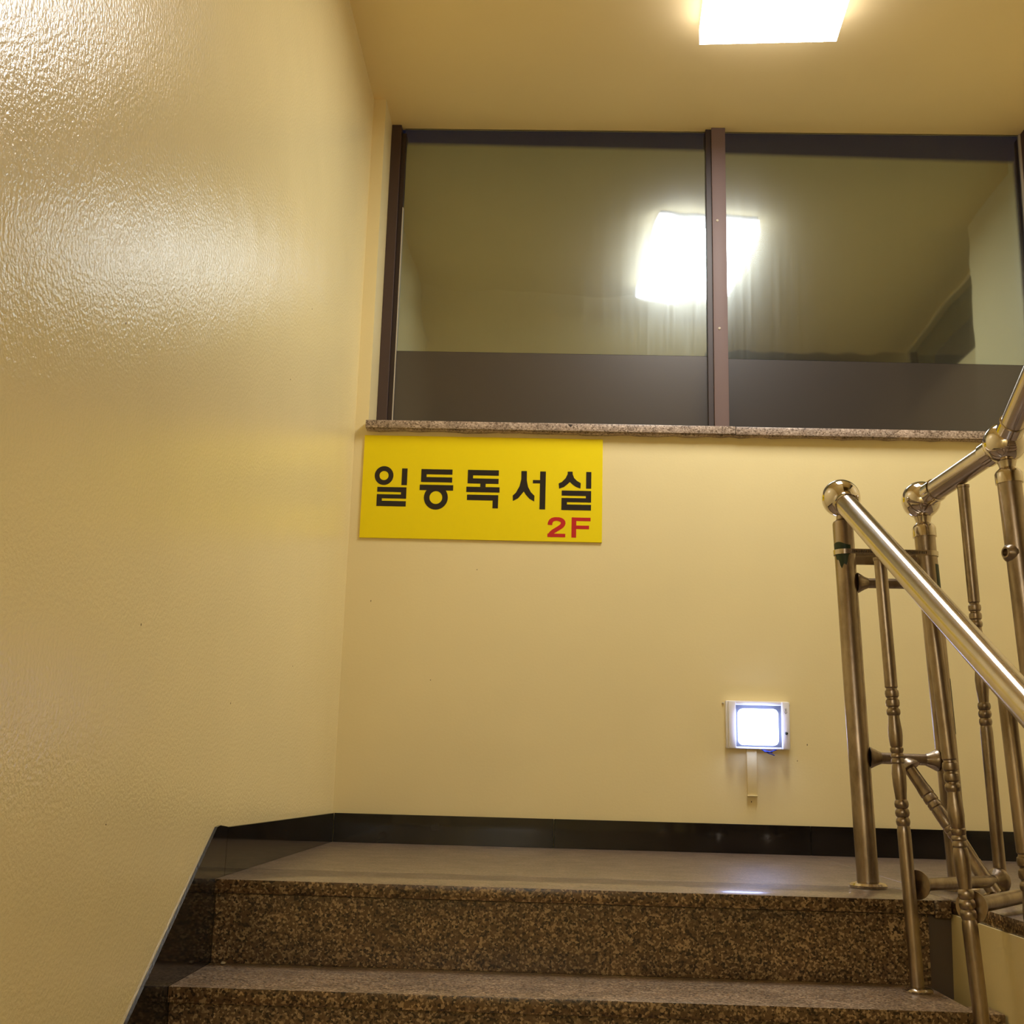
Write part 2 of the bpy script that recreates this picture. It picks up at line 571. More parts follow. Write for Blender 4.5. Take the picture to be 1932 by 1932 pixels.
obj('stone_panel', bm, MAT['black_stone'], bl, smooth=0)

# ------------------------------------------------------------------ lower flight
ls = empty('staircase', (0.76, -L - 4.5 * GO, ZB), 'brown speckled granite stairs climbing to the landing', 'stairs')
for i in range(NSTEP):
    yn = -L - i * GO; zt = -i * RISE
    if i > 0:
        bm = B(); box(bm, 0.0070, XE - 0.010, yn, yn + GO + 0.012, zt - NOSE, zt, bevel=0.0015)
        obj('tread', nose_faces(bm), [MAT['granite_lit'], MAT['granite_riser']], ls)
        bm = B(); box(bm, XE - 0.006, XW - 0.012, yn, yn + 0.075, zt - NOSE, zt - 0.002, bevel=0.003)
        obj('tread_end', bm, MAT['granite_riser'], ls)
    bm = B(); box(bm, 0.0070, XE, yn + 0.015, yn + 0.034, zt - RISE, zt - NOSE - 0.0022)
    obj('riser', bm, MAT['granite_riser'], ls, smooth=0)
bm = B()
pts = []
for i in range(NSTEP):
    pts += [(-L - i * GO + 0.034, -i * RISE - NOSE - 0.001), (-L - i * GO + 0.034, -(i + 1) * RISE - NOSE - 0.001)]
pts[-1] = (pts[-1][0], ZB)
pts = pts + [(-L + 0.30, ZB), (-L + 0.30, -0.21), (-L + 0.034, -0.21)]
pts = [(-L + 0.034, -RISE - NOSE - 0.001)] + pts[2:-2] + [(-L + 0.30, -RISE - NOSE - 0.001)]
prism(bm, pts, 'x', 0.0075, XE - 0.006)
obj('stair_core', bm, MAT['joint'], ls, smooth=0)
bm = B(); box(bm, 0.0, XW, -4.05, YS + 0.03, ZB - 0.2, ZB); box(bm, 0.0, XR, YB, -4.05, ZB - 0.2, ZB)
tag(obj('trim_4', bm, MAT['granite_lit'], smooth=0), 'granite floor at the foot of the lower stairs', kind='structure')

# a crumb of plaster left on the first tread
bm = B()
bmesh.ops.create_icosphere(bm, subdivisions=2, radius=0.0055)
rc = random.Random(5)
for v_ in bm.verts: v_.co = v_.co * rc.uniform(0.75, 1.2); v_.co.z *= 0.6
bmesh.ops.translate(bm, vec=(0.040, -1.492, -RISE - min(v_.co.z for v_ in bm.verts) + 0.0002), verts=bm.verts[:])
tag(obj('plaster_crumb', bm, MAT['cement'], origin=(0.040, -1.492, -RISE)), 'tiny white plaster crumb on the tread below the landing by the left skirting', 'crumb')

# wall of the stair well below the landing and the upper flight
bm = B()
prism(bm, [(-1.46, ZB), (-4.05, ZB), (-4.05, 0.88), (-4.54, 1.20), (-4.54, 1.555 - 0.06), (-2.02, -NOSE - 0.0005), (-1.46, -NOSE - 0.0005)], 'x', XW - 0.004, XW + 0.11)
for v_ in bm.verts:
    if v_.co.x < XW + 0.05: v_.co.x += 0.018 * max(v_.co.z, -1.6) if v_.co.z < 0 else 0.0  # face leans out below, shaped to catch more of the lamp's light
box(bm, XE + 0.0, XW + 0.006, -1.445, -1.40, ZB, -NOSE - 0.009)
tag(obj('trim_5', bm, MAT['wall'], smooth=0), 'yellow painted side wall of the upper stairs in the stair well', kind='structure')

# upper flight
us = empty('staircase', (2.2, -3.2, 0), 'granite upper flight rising from the right side of the landing', 'stairs')
for i in range(9):
    yn = -2.02 - i * GO; zt = (i + 1) * RISE
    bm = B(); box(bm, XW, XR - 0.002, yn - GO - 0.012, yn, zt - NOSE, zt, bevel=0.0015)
    obj('tread', nose_faces(bm), [MAT['granite_lit'], MAT['granite_riser']], us)
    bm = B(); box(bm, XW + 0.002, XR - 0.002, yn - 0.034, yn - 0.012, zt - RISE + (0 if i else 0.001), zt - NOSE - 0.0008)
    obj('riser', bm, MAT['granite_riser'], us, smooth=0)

bm = B()
pts = []
for i in range(9):
    yn = -2.02 - i * GO - 0.035; zt = (i + 1) * RISE - NOSE - 0.0008
    pts += [(yn, max(zt - RISE, -NOSE)), (yn, zt)]
pts += [(-4.54, 9 * RISE - NOSE - 0.0008), (-4.54, 9 * RISE - 0.10), (-2.055, -NOSE - 0.02)]
prism(bm, pts, 'x', XW + 0.003, XR - 0.004)
obj('stair_core', bm, MAT['wall'], us, smooth=0)

# ------------------------------------------------------------------ window over the landing
wn = empty('window_1', (1.33, GY, SILL), 'wide brown framed window with mirror film above the granite sill', kind='structure')
# frame: left stile, right stile
bm = B(); box(bm, 0.0485, 0.088, GY - 0.030, GY + 0.06, SILL, H - 0.001, bevel=0.0012, seg=1); obj('frame', bm, MAT['brown_alu'], wn)
bm = B(); box(bm, 0.088, 0.108, GY - 0.016, GY + 0.05, SILL, H - 0.030, bevel=0.001, seg=1); obj('glazing_bead', bm, MAT['brown_dark'], wn)
bm = B(); box(bm, 0.106, 0.1095, GY - 0.018, GY - 0.004, SILL, H - 0.36); obj('silicone_seal', bm, MAT['cement'], wn, smooth=0)
bm = B(); box(bm, 2.586, 2.6195, GY - 0.045, GY + 0.06, SILL, H - 0.001, bevel=0.0012, seg=1); obj('frame', bm, MAT['brown_alu'], wn)
bm = B(); box(bm, 2.580, 2.5855, GY - 0.012, GY + 0.01, SILL, H - 0.001); obj('silicone_seal', bm, MAT['cement'], wn, smooth=0)
# mullion
mu = obj('mullion', box(B(), 1.3435, 1.3985, GY - 0.034, GY + 0.06, SILL, H - 0.001, bevel=0.0015), MAT['mauve_alu'], wn)
bm = B(); box(bm, 1.322, 1.3435, GY - 0.020, GY + 0.05, SILL, H - 0.001, bevel=0.001, seg=1); obj('glazing_bead', bm, MAT['brown_dark'], wn)
for (x, z) in ((1.3655, 1.949), (1.3625, 2.403)):
    bm = B(); lathe(bm, (x, GY - 0.034, z), (x, GY - 0.05, z), [(0, 0.0055), (0.0018, 0.005), (0.003, 0.003), (0.0022, 0.0018), (0.0015, 0)], 12)
    obj('screw', bm, MAT['cement'], mu)
# panes with films stuck on the room side
pl = obj('pane', box(B(), 0.100, 1.33, GY, GY + 0.005, SILL, H), MAT['glass'], wn, smooth=0)
pr = obj('pane', box(B(), 1.39, 2.60, GY, GY + 0.005, SILL, H), MAT['glass'], wn, smooth=0)
MAT['film_left'] = film('mirror film left', None, (2.742, -0.0126), wrinkle=1.0)
MAT['film_right'] = film('mirror film right', 2.552, (2.742, -0.0215))
MAT['film_low'] = film('frosted grey film', lower=True, wrinkle=0.1)


def sheet(x0, x1, z00, z01, z10, z11, y, nx=2):
    bm = B()
    for a, b in (((x0, z00), (x1, z01)),):
        v0 = [bm.verts.new((x0, y, z00)), bm.verts.new((x1, y, z01)), bm.verts.new((x1, y, z11)), bm.verts.new((x0, y, z10))]
        v1 = [bm.verts.new((v.co.x, y + 0.0004, v.co.z)) for v in v0]
        bm.faces.new(v0); bm.faces.new(v1[::-1])
        for i in range(4): bm.faces.new((v0[i], v1[i], v1[(i + 1) % 4], v0[(i + 1) % 4]))
    return bm


obj('mirror_film', sheet(0.1095, 1.322, 1.8475, 1.8460, H, H, GY - 0.0016), MAT['film_left'], pl, smooth=0)
obj('mirror_film', sheet(1.3985, 2.580, 1.8375, 1.8300, H, H, GY - 0.0016), MAT['film_right'], pr, smooth=0)
obj('frosted_film', sheet(0.1095, 1.322, SILL, SILL, 1.8465, 1.8450, GY - 0.0016), MAT['film_low'], pl, smooth=0)
obj('frosted_film', sheet(1.3985, 2.580, SILL, SILL, 1.8365, 1.8290, GY - 0.0016), MAT['film_low'], pr, smooth=0)

# sill of two granite pieces
sl_ = empty('trim_6', (1.3, 0, SILL), 'granite sill below the window', kind='structure')
s1 = obj('stone_slab', box(B(), 0.0425, 1.3865, -0.030, GY + 0.05, SILL - NOSE, SILL, bevel=0.0015), MAT['granite_sill'], sl_)
s2 = obj('stone_slab', box(B(), 1.388, 2.66, -0.0305, GY + 0.05, SILL - NOSE - 0.002, SILL - 0.0015, bevel=0.0015), MAT['granite_sill'], sl_)
bm = B(); prism(bm, [(0.781, SILL - 0.003), (0.797, SILL - 0.004), (0.792, SILL - 0.016)], 'y', -0.0308, -0.029)
obj('chip', bm, MAT['dark'], s1, smooth=0)
bm = B(); rr = random.Random(11); x = 0.046; top = []; bot = []
while x < 2.60:
    top.append((x, SILL - NOSE - 0.0005)); bot.append((x, SILL - NOSE - 0.0035 - rr.random() * 0.006)); x += rr.uniform(0.02, 0.07)
prism(bm, top + bot[::-1], 'y', -0.022, -0.0005)
obj('mortar_bed', bm, MAT['granite_sill'], sl_, smooth=0)

# dark transom window high in the right wall
w2 = empty('window_2', (XR, -1.4, 2.6), 'dark transom window high in the right wall', kind='structure')
bm = B()
box(bm, XR + 0.02, XR + 0.07, -2.25, -0.60, 2.40, 2.43); box(bm, XR + 0.02, XR + 0.07, -2.25, -2.21, 2.43, H - 0.02); box(bm, XR + 0.02, XR + 0.07, -0.64, -0.60, 2.43, H - 0.02)
obj('frame', bm, MAT['brown_alu'], w2, smooth=0)
obj('pane', box(B(), XR + 0.04, XR + 0.046, -2.21, -0.64, 2.43, H - 0.02), MAT['glass'], w2, smooth=0)

# ------------------------------------------------------------------ ceiling light, and an added fill lamp below
def panel_lamp(lc, hx, hy, drop, ang, mats, label):
    cl = empty('ceiling_light', lc, label, 'lamp')
    T = Matrix.Translation(lc) @ Matrix.Rotation(math.radians(ang), 4, 'Z')

    def rbox(x, y, z0, z1):
        bm = B(); box(bm, -x, x, -y, y, z0, z1)
        bmesh.ops.transform(bm, matrix=T, verts=bm.verts[:])
        return bm
    obj('housing', rbox(hx - 0.006, hy - 0.006, -0.02, -0.0005), MAT['white_plastic'], cl, smooth=0)
    bm = rbox(hx, hy, -drop, -0.02)
    bm.normal_update()
    for f in bm.faces: f.material_index = 0 if f.normal.z < -0.9 else 1
    obj('diffuser', bm, mats, cl, smooth=0)


panel_lamp(Vector((1.4205, -0.885, H)), 0.2335, 0.385, 0.080, -3.0, [MAT['lamp'], MAT['lamp_side']], 'square edged white lit panel lamp on the ceiling above the landing')
panel_lamp(Vector((0.45, -5.00, 1.20)), 0.2335, 0.385, 0.080, 0.0, [MAT['lower_fill'], MAT['lower_fill']], 'added unseen fill lamp over the landing at the foot of the stairs')  # added behind the camera to brighten the risers and lower left wall

# ------------------------------------------------------------------ yellow sign
SX, SZ = 0.0385, 1.4388
sg = empty('sign', (SX + 0.4355, -0.004, SZ - 0.383), 'yellow sign with black Korean lettering and red 2F under the sill', 'sign')
obj('panel', box(B(), SX, SX + 0.871, -0.006, -0.0006, SZ - 0.383, SZ, bevel=0.0006, seg=1), MAT['yellow'], sg)
LET = [
    [('o', (0.0783, 0.1517, 0.0342, 0.0166)), ('r', (0.143, 0.1236, 0.1631, 0.1861)), ('r', (0.0562, 0.1944, 0.1622, 0.2125)), ('r', (0.1430, 0.1944, 0.1622, 0.2365)), ('r', (0.0558, 0.2215, 0.1622, 0.2365)), ('r', (0.0558, 0.2215, 0.0747, 0.2655)), ('r', (0.0558, 0.2459, 0.1622, 0.2655))],
    [('r', (0.2138, 0.1245, 0.3270, 0.1437)), ('r', (0.2138, 0.1245, 0.2333, 0.1729)), ('r', (0.2138, 0.1541, 0.3270, 0.1729)), ('r', (0.2101, 0.1829, 0.3316, 0.2032)), ('o', (0.2702, 0.2300, 0.0434, 0.0232))],
    [('r', (0.3830, 0.1241, 0.4956, 0.1442)), ('r', (0.3830, 0.1241, 0.4024, 0.1748)), ('r', (0.3830, 0.1558, 0.4956, 0.1748)), ('r', (0.4297, 0.1734, 0.4489, 0.1894)), ('r', (0.3794, 0.1873, 0.5, 0.207)), ('r', (0.3828, 0.2168, 0.4959, 0.2368)), ('r', (0.4761, 0.2168, 0.4959, 0.2655))],
    [('p', [(0.5769, 0.1249), (0.5774, 0.1549), (0.5717, 0.1817), (0.5591, 0.2059), (0.548, 0.2167), (0.5489, 0.2374), (0.5673, 0.227), (0.5799, 0.2113), (0.5875, 0.2011), (0.5955, 0.2132), (0.6087, 0.2278), (0.6259, 0.2376), (0.6266, 0.2163), (0.6134, 0.2033), (0.6028, 0.1838), (0.5977, 0.1598), (0.5972, 0.1245)]), ('r', (0.6196, 0.1576, 0.6476, 0.1698)), ('r', (0.6454, 0.125, 0.6661, 0.2661))],
    [('p', [(0.7448, 0.1239), (0.7449, 0.133), (0.7372, 0.1492), (0.7244, 0.1628), (0.713, 0.1684), (0.7148, 0.1881), (0.7323, 0.1814), (0.7452, 0.1705), (0.7534, 0.1623), (0.7633, 0.1717), (0.7764, 0.1806), (0.7919, 0.1861), (0.7929, 0.1659), (0.7788, 0.1576), (0.7684, 0.1471), (0.7631, 0.1327), (0.763, 0.1236)]), ('r', (0.812, 0.1236, 0.8307, 0.1856)), ('r', (0.7245, 0.1944, 0.8307, 0.2133)), ('r', (0.8115, 0.1944, 0.8307, 0.2370)), ('r', (0.7243, 0.2218, 0.8307, 0.2370)), ('r', (0.7243, 0.2218, 0.7440, 0.2664)), ('r', (0.7243, 0.2459, 0.8307, 0.2664))],
]
RED = [
    [('s', [(0.6842, 0.3225), (0.6850, 0.3150), (0.6880, 0.3080), (0.6932, 0.3034), (0.7000, 0.3008), (0.7076, 0.3), (0.7155, 0.3006), (0.7221, 0.3024), (0.7280, 0.3060), (0.7314, 0.3106), (0.7320, 0.3155), (0.7305, 0.3201), (0.7270, 0.3250), (0.7223, 0.3290), (0.7145, 0.3345), (0.7065, 0.3395), (0.6980, 0.3450), (0.6910, 0.3512), (0.6862, 0.358), (0.6845, 0.3655)]), ('r', (0.6759, 0.3540, 0.7401, 0.3666))],
    [('r', (0.7619, 0.2933, 0.7788, 0.3669)), ('r', (0.7619, 0.2933, 0.8297, 0.3058)), ('r', (0.7619, 0.3226, 0.8246, 0.3352))],
]


def letter(shapes, mat):
    """printed letter, half a millimetre proud of the sheet; each stroke a hair different in depth so none coincide"""
    bm = B(); d = 0.0
    for kind, a in shapes:
        y0, y1 = -0.00655 - d, -0.0055
        d += 0.00003
        if kind == 'r':
            box(bm, SX + a[0], SX + a[2], y0, y1, SZ - a[3], SZ - a[1])
        elif kind == 'p':
            prism(bm, [(SX + u, SZ - v_) for u, v_ in a], 'y', y0, y1)
        elif kind == 'o':
            n = 40; ring = []
            for rad in (a[2], a[3]):
                ring.append([[bm.verts.new((SX + a[0] + rad * math.cos(2 * math.pi * i / n), y, SZ - a[1] + 1.03 * rad * math.sin(2 * math.pi * i / n))) for i in range(n)] for y in (y0, y1)])
            (of, ob), (if_, ib) = ring
            for i in range(n):
                j = (i + 1) % n
                bm.faces.new((of[i], of[j], if_[j], if_[i])); bm.faces.new((of[i], ob[i], ob[j], of[j]))
                bm.faces.new((if_[i], if_[j], ib[j], ib[i])); bm.faces.new((ob[i], ib[i], ib[j], ob[j]))
        else:
            pts = [Vector((SX + u, SZ - v_)) for u, v_ in a]
            le, ri = [], []
            for i, p in enumerate(pts):
                t = (pts[min(i + 1, len(pts) - 1)] - pts[max(i - 1, 0)]).normalized()
                nn = Vector((-t.y, t.x)); h = 0.0084 * (0.78 + 0.22 * abs(nn.x))
                le.append(p + nn * h); ri.append(p - nn * h)
            for i in range(len(pts) - 1):
                prism(bm, [le[i], le[i + 1], ri[i + 1], ri[i]], 'y', y0, y1)
    return obj('letter', bm, mat, sg, smooth=0)


for s in LET: letter(s, MAT['ink'])
for s in RED: letter(s, MAT['red'])['label'] = 'red character of 2F'

# ------------------------------------------------------------------ night lamp on the back wall
nl = empty('wall_lamp', (1.447, 0, 0.428), 'small white square night lamp glowing bluish low on the back wall', 'lamp')
obj('base_plate', box(B(), 1.340, 1.556, -0.022, -0.0005, 0.346, 0.508, bevel=0.004), MAT['white_plastic'], nl)
# raised rim pieces: bottom, top and the two side strips around the lit window
obj('side_strip', box(B(), 1.346, 1.3715, -0.042, -0.020, 0.346, 0.506, bevel=0.004), MAT['white_plastic'], nl)
ss = obj('side_strip', box(B(), 1.5285, 1.5545, -0.042, -0.020, 0.346, 0.506, bevel=0.004), MAT['white_plastic'], nl)
obj('top_rim', box(B(), 1.3715, 1.5285, -0.036, -0.020, 0.4935, 0.506, bevel=0.003), MAT['white_plastic'], nl)
obj('bottom_rim', box(B(), 1.3715, 1.5285, -0.026, -0.020, 0.3455, 0.353, bevel=0.003), MAT['white_plastic'], nl)
obj('bezel', box(B(), 1.3715, 1.5285, -0.0245, -0.0215, 0.353, 0.4935), MAT['bezel'], nl, smooth=0)
# bulged, round cornered diffuser
bm = B(); n = 8
cx_, cz_, hw, hh = 1.4470, 0.4195, 0.0670, 0.0610
rings = []
for s, y in ((1.0, -0.022), (1.0, -0.046), (0.985, -0.052), (0.94, -0.055), (0.75, -0.0565)):
    ring = []
    for q, (sx_, sz_) in enumerate(((1, 1), (-1, 1), (-1, -1), (1, -1))):
        for i in range(n):
            a = math.pi / 2 * (q + i / (n - 1)); r = 0.017
            ring.append(bm.verts.new((cx_ + s * (sx_ * (hw - r) + r * math.cos(a)), y, cz_ + s * (sz_ * (hh - r) + r * math.sin(a)))))
    rings.append(ring)
for a, b in zip(rings, rings[1:]):
    for i in range(len(a)): bm.faces.new((a[i], a[(i + 1) % len(a)], b[(i + 1) % len(a)], b[i]))
bm.faces.new(rings[0]); bm.faces.new(rings[-1])
obj('diffuser', bm, MAT['night'], nl)
bm = B(); lathe(bm, (1.5415, -0.040, 0.400), (1.5415, -0.060, 0.400), [(0, 0), (0, 0.0055), (0.005, 0.005), (0.0075, 0.003), (0.0085, 0)], 16)
obj('sensor', bm, MAT['sensor'], nl)
bm = B()
for dx in (-0.0022, 0.0022): box(bm, 1.5412 + dx - 0.0006, 1.5412 + dx + 0.0006, -0.0426, -0.041, 0.4735, 0.4835)
pts = [(1.5412 + 0.0036 * math.cos(math.radians(a)), -0.0423, 0.4710 + 0.0036 * math.sin(math.radians(a))) for a in range(140, 401, 20)]
wire(bm, pts, 0.0007, 6)
obj('switch_slot', bm, MAT['dark'], nl)
for x, z in ((1.3335, 0.4995), (1.5595, 0.4975)):
    bm = B(); lathe(bm, (x, 0, z), (x, -0.02, z), [(0, 0.0036), (0.004, 0.0034), (0.006, 0.002), (0.0065, 0)], 12)
    obj('screw', bm, MAT['cement'], nl)
for pts in ([(1.470, -0.02, 0.347), (1.474, -0.024, 0.338), (1.484, -0.026, 0.332), (1.494, -0.025, 0.330), (1.503, -0.02, 0.326)],
            [(1.461, -0.02, 0.347), (1.470, -0.026, 0.337), (1.488, -0.028, 0.338), (1.502, -0.026, 0.342), (1.512, -0.02, 0.346)],
            [(1.458, -0.02, 0.347), (1.466, -0.022, 0.341), (1.480, -0.022, 0.340), (1.497, -0.02, 0.336)]):
    bm = B(); wire(bm, pts, 0.0021, 8); obj('wire', bm, MAT['blue_wire'], nl)
cd_ = empty('cable_duct', (1.428, 0, 0.189), 'narrow cream cable duct running down the wall below the night lamp', 'cable duct')
obj('duct', prism(B(), [(1.4105, 0.3455), (1.4130, 0.191), (1.4445, 0.191), (1.4455, 0.3455)], 'y', -0.009, -0.0005, bevel=0.0012), MAT['wall'], cd_)
obj('end_cap', prism(B(), [(1.4105, 0.192), (1.4120, 0.1875), (1.4450, 0.1875), (1.4465, 0.192)], 'y', -0.014, -0.0005, bevel=0.001), MAT['wall'], cd_)

# ------------------------------------------------------------------ steel railing
rl = empty('stair_railing', (1.55, -1.22, 0.0), 'worn tubular steel stair railing with ball topped posts around the stair well', 'railing')
A0, A1 = Vector((1.487, -1.215, 0.0)), Vector((1.459, -1.200, 0.947))
B0, B1 = Vector((1.700, -1.220, 0.0)), Vector((1.661, -1.200, 0.946))
C0, C1 = Vector((1.815, -1.500, 0.0)), Vector((1.761, -1.500, 1.013))
RB = 0.0480


def post(p0, p1, collar=True, rp=0.0255, rb=RB):
    d = (p1 - p0).normalized(); Ln = (p1 - p0).length
    top = Ln - rb - 0.022                       # shoulder of the post
    bm = B()
    if collar: prof = [(0.004, 0), (0.004, rp), (top, rp), (top, 0)]
    else: prof = [(0.004, 0), (0.004, rp), (top + 0.002, rp), (top + 0.008, rp * 0.93), (top + 0.014, 0.0155), (Ln - rb + 0.003, 0.0145), (Ln - rb + 0.003, 0)]
    lathe(bm, p0, p1, prof, 28)
    po = obj('post', bm, MAT['dull'], rl)
    bm = B(); sphere(bm, p1, rb, 40, 28); obj('ball_finial', bm, MAT['polished'], po)
    bm = B(); u, w_ = frame_of(d)
    lathe(bm, p0, p0 + Vector((0, 0, 1)), [(0.0006, 0), (0.0006, 0.043), (0.006, 0.044), (0.011, 0.040), (0.014, 0.0265), (0.014, 0)], 32)
    obj('base_flange', bm, MAT['collar'], po)
    if collar:
        bm = B()
        lathe(bm, p0, p1, [(top - 0.026, rp), (top - 0.026, rp + 0.0035), (top - 0.003, rp + 0.0035), (top + 0.003, rp), (top + 0.011, 0.0175), (top + 0.018, 0.0190), (Ln - rb + 0.004, 0.0215), (Ln - rb + 0.004, 0)], 28)
        obj('collar', bm, MAT['collar'], po)
    return po


pa = post(A0, A1, collar=False)
pb = post(B0, B1)
pc = post(C0, C1, rp=0.0265)


def rail(p, q, r=0.0268, cup0=True, cup1=True):
    d = (q - p).normalized(); Ln = (q - p).length
    bm = B(); lathe(bm, p, q, [(RB * 0.7, 0), (RB * 0.7, r), (Ln - RB * 0.7, r), (Ln - RB * 0.7, 0)], 36)
    hr = obj('handrail', bm, brushed('brushed steel handrail', d), rl)
    for a, b, c in ((p, q, cup0), (q, p, cup1)):
        if c:
            bm = B(); lathe(bm, a, b, [(RB * 0.72, r + 0.0005), (RB * 0.72, r + 0.0034), (RB + 0.016, r + 0.0034), (RB + 0.017, r + 0.0005)], 36)
            obj('rail_collar', bm, MAT['polished'], hr)
    return hr


AE = Vector((1.466, -3.10, 0.947 - 0.5464 * 1.90))
rail(A1, AE, cup1=False)
rail(B1, C1)
CEND = Vector((1.770, -3.30, 1.013 + 0.56 * 1.80))
rail(C1, CEND, cup1=False)
# end posts of both rails, on the lower and upper flights
for top, zz in ((AE, -6 * RISE), (CEND, 5 * RISE)):
    base = Vector((top.x + 0.03, top.y, zz))
    post(base, top)


def baluster(p0, p1, flange=True, r=0.0135):
    """turned tube: plain top, three beads, vase, three rings, long vase, three beads, plain foot"""
    Ln = (Vector(p1) - Vector(p0)).length
    pat = [(0.284, r), (0.287, 0.0112), (0.290, 0.0118), (0.292, 0.0140), (0.298, 0.0148), (0.304, 0.0140), (0.307, 0.0112), (0.309, 0.0112), (0.312, 0.0140), (0.318, 0.0148), (0.324, 0.0140),
           (0.327, 0.0112), (0.329, 0.0112), (0.332, 0.0140), (0.337, 0.0147), (0.342, 0.0140), (0.345, 0.0116), (0.349, 0.0116), (0.360, 0.0128), (0.376, 0.0145), (0.388, 0.0148), (0.400, 0.0138), (0.408, 0.0128),
           (0.411, 0.0115), (0.413, 0.0138), (0.417, 0.0142), (0.421, 0.0132), (0.424, 0.0115), (0.427, 0.0136), (0.431, 0.0138), (0.434, 0.0116), (0.438, 0.0136), (0.443, 0.0140), (0.446, 0.0120),
           (0.450, 0.0134), (0.466, 0.0150), (0.490, 0.0142), (0.508, 0.0124), (0.520, 0.0114), (0.523, 0.0138), (0.529, 0.0148), (0.535, 0.0138), (0.538, 0.0113), (0.541, 0.0138), (0.547, 0.0150), (0.553, 0.0138),
           (0.556, 0.0113), (0.559, 0.0138), (0.565, 0.0148), (0.571, 0.0136), (0.574, 0.0122), (0.578, 0.0134), (0.590, 0.0142)]
    prof = [(0, 0), (0, 0.0150), (0.006, 0.0150), (0.0065, r)] + [q for q in pat if q[0] < Ln - 0.01] + [(Ln - 0.004, 0.0140), (Ln - 0.004, 0)]
    bm = B(); lathe(bm, p1, p0, prof, 22)
    ba = obj('baluster', bm, MAT['dull'], rl)
    if flange:
        bm = B(); p0 = Vector(p0); lathe(bm, p0, p0 + Vector((0, 0, 1)), [(0.0006, 0), (0.0006, 0.030), (0.004, 0.0305), (0.008, 0.027), (0.011, 0.016), (0.011, 0)], 28)
        obj('base_flange', bm, MAT['collar'], ba)
    return ba


def under(y):                                    # underside of the lower handrail
    t = (A1.y - y) / (A1.y - AE.y)
    return A1.z + (AE.z - A1.z) * t - 0.0305 + 0.006


for (xt, xb, y, k_) in ((1.449, 1.489, -1.556, 1), (1.462, 1.527, -1.840, 2), (1.486, 1.540, -2.120, 3), (1.486, 1.540, -2.40, 4)):
    baluster(Vector((xb, y, -k_ * RISE)), Vector((xt, y, under(y))))
baluster(Vector((1.765, -1.305, 0.0)), Vector((1.718, -1.340, 0.952)))
for i in (1, 2, 3):
    y = -1.50 - 0.36 * i; zt_ = 1.013 + 0.56 * 0.36 * i - 0.026; zb_ = 0.0 if y > -2.02 else RISE * (int((-2.02 - y) / GO) + 1)
    baluster(Vector((1.81, y, zb_)), Vector((1.765, y, zt_)))


def cross(p, q, r=0.0135, fl0=True, fl1=True, rf=0.026):
    p, q = Vector(p), Vector(q)
    bm = B(); tube(bm, p, q, r, 22)
    cb = obj('cross_tube', bm, MAT['dull'], rl)
    for a, b, c in ((p, q, fl0), (q, p, fl1)):
        if c:
            bm = B(); lathe(bm, a, b, [(0, 0), (0, rf), (0.003, rf), (0.010, rf * 0.86), (0.020, r + 0.004), (0.028, r + 0.0008), (0.028, 0)], 26)
            obj('cup_flange', bm, MAT['dull'], cb)
    return cb


def on(p0, p1, z):
    t = (z - p0.z) / (p1.z - p0.z)
    return p0 + (p1 - p0) * t


ox = Vector((0.0235, 0, 0))
cross(on(A0, A1, 0.729) + ox, on(B0, B1, 0.729) - ox, r=0.0125)
mid = cross(on(A0, A1, 0.301) + ox, on(B0, B1, 0.299) - ox)
hub = Vector((1.583, -1.214, 0.299))
foot = Vector((1.737, -1.352, 0.0))
dirb = (foot - hub).normalized()
bm = B(); lathe(bm, hub, foot, [(0.004, 0), (0.004, 0.014), (0.012, 0.020), (0.020, 0.026), (0.026, 0.0265), (0.029, 0.014), (0.029, 0)], 26)
obj('hub_flange', bm, MAT['dull'], mid)
Lb = (foot - hub).length
bs = 1.13
prof = [(0.02, 0), (0.02, 0.0125), (0.075, 0.0132), (0.085, 0.0142), (0.098, 0.0146), (0.101, 0.0128), (0.104, 0.0142), (0.116, 0.0146), (0.119, 0.0126), (0.122, 0.0140), (0.132, 0.0142), (0.135, 0.0124), (0.139, 0.0136), (0.180, 0.0142),
        (0.184, 0.0128), (0.187, 0.0142), (0.193, 0.0142), (0.196, 0.0128), (0.199, 0.0142), (0.206, 0.0142), (0.209, 0.0126), (0.213, 0.0138), (0.225, 0.0150), (0.260, 0.0138), (0.275, 0.0130), (0.278, 0.0140), (Lb - 0.006, 0.0140), (Lb - 0.006, 0)]
bm = B(); lathe(bm, hub, foot, [(a_, b_ * bs) for a_, b_ in prof], 22)
br = obj('brace', bm, MAT['dull'], rl, label='diagonal turned brace tube')
bm = B(); lathe(bm, foot, foot + Vector((0, 0, 1)), [(0.0006, 0), (0.0006, 0.030), (0.004, 0.030), (0.010, 0.020), (0.013, 0.012), (0.013, 0)], 26)
obj('base_flange', bm, MAT['collar'], br)
# tubes bridging the well: first baluster to upper baluster, second baluster to the corner post
cross((1.4985, -1.549, 0.036), (1.7535, -1.317, 0.031), rf=0.030)
cross((1.5105, -1.833, 0.022), (1.7950, -1.520, 0.034), r=0.0145, rf=0.030)
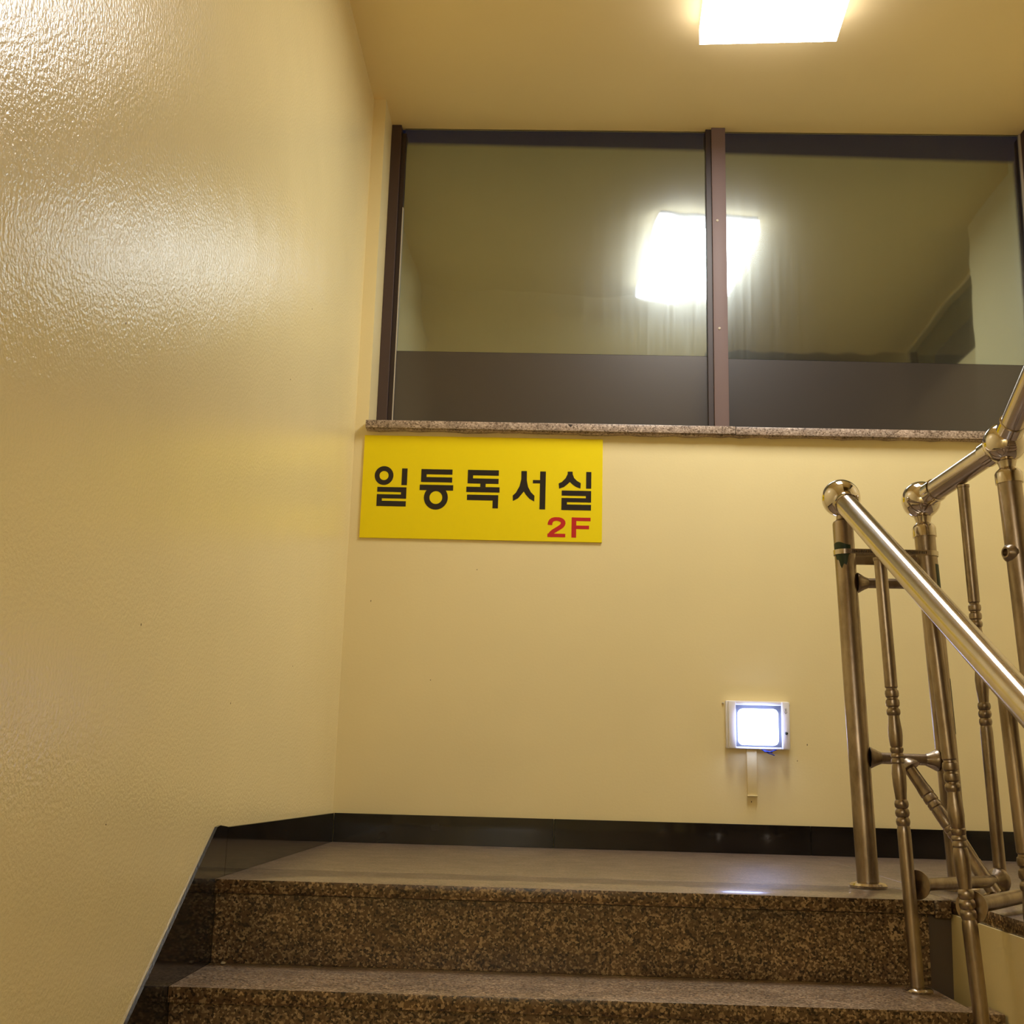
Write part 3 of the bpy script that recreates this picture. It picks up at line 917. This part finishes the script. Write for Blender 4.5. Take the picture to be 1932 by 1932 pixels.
# flat strap and hose clamp binding the two newel posts
bm = B(); a, b = on(A0, A1, 0.788), on(B0, B1, 0.788)
box(bm, a.x + 0.02, b.x - 0.02, a.y - 0.004, a.y + 0.004, 0.776, 0.797)
obj('strap', bm, MAT['dull'], rl, smooth=0)
za = 0.805
a, b = on(A0, A1, za), on(B0, B1, za)
outer, rr_ = [], 0.0285
for i in range(17): outer.append((a.x + rr_ * math.cos(math.radians(90 + 180 * i / 16)), a.y + rr_ * math.sin(math.radians(90 + 180 * i / 16))))
for i in range(17): outer.append((b.x + rr_ * math.cos(math.radians(-90 + 180 * i / 16)), b.y + rr_ * math.sin(math.radians(-90 + 180 * i / 16))))
inner = []
cxm, cym = (a.x + b.x) / 2, a.y
for c, off in ((a, 90), (b, -90)):
    for i in range(17): inner.append((c.x + (rr_ - 0.0014) * math.cos(math.radians(off + 180 * i / 16)), c.y + (rr_ - 0.0014) * math.sin(math.radians(off + 180 * i / 16))))
bm = B(); n = len(outer)
VV = [[bm.verts.new((x, y, z)) for x, y in pp] for pp in (outer, inner) for z in (za - 0.0062, za + 0.0062)]
for i in range(n):
    j = (i + 1) % n
    for p, q in ((0, 1), (3, 2), (2, 0), (1, 3)): bm.faces.new((VV[p][i], VV[p][j], VV[q][j], VV[q][i]))
hc = obj('hose_clamp', bm, MAT['collar'], rl, label='flat slotted clamp band around both posts')
bm = B()
for i in range(46):
    x = a.x + 0.012 + i * 0.0042
    if 1.552 < x < 1.600: continue
    box(bm, x, x + 0.0021, a.y - rr_ - 0.0007, a.y - rr_ + 0.0005, za - 0.0033, za + 0.0033)
so = obj('clamp_slot', bm, MAT['dark'], hc, smooth=0); so['kind'] = 'stuff'
# remains of green tape on the posts
lean = ((A1.x - A0.x) / 0.947, (A1.y - A0.y) / 0.947)
c = on(A0, A1, 0.8)
bm = B(); arc_patch(bm, (c.x, c.y, 0.8), 0.0255, 185, 290, lambda s: 0.810, lambda s: 0.826 + 0.004 * math.sin(s * 5), lean); obj('tape', bm, MAT['green'], pa, label='remains of green tape')
bm = B(); arc_patch(bm, (c.x, c.y, 0.8), 0.0255, 195, 285, lambda s: 0.797 - 0.030 * max(0, math.sin(math.pi * s)) ** 1.3 - 0.006 * math.sin(19 * s), lambda s: 0.799, lean); obj('tape', bm, MAT['green'], pa, label='remains of green tape')
leanb = ((B1.x - B0.x) / 0.946, (B1.y - B0.y) / 0.946)
c = on(B0, B1, 0.75)
bm = B(); arc_patch(bm, (c.x, c.y, 0.75), 0.0255, -62, 10, lambda s: 0.700, lambda s: 0.778, leanb); obj('tape', bm, MAT['green'], pb, label='strip of green tape')
bm = B(); arc_patch(bm, (c.x, c.y, 0.75), 0.0255, -30, 15, lambda s: 0.362, lambda s: 0.495, leanb); obj('tape', bm, MAT['green'], pb, label='strip of green tape')
# bored boss on the corner post
c = on(C0, C1, 0.755) + Vector((-0.024, -0.006, 0))
bm = B(); lathe(bm, c, c + Vector((-1, -0.35, 0)), [(-0.01, 0.024), (0.0, 0.021), (0.006, 0.014), (0.009, 0.0125), (0.009, 0.009), (-0.004, 0.008), (-0.004, 0)], 22)
obj('boss', bm, MAT['dull'], pc)
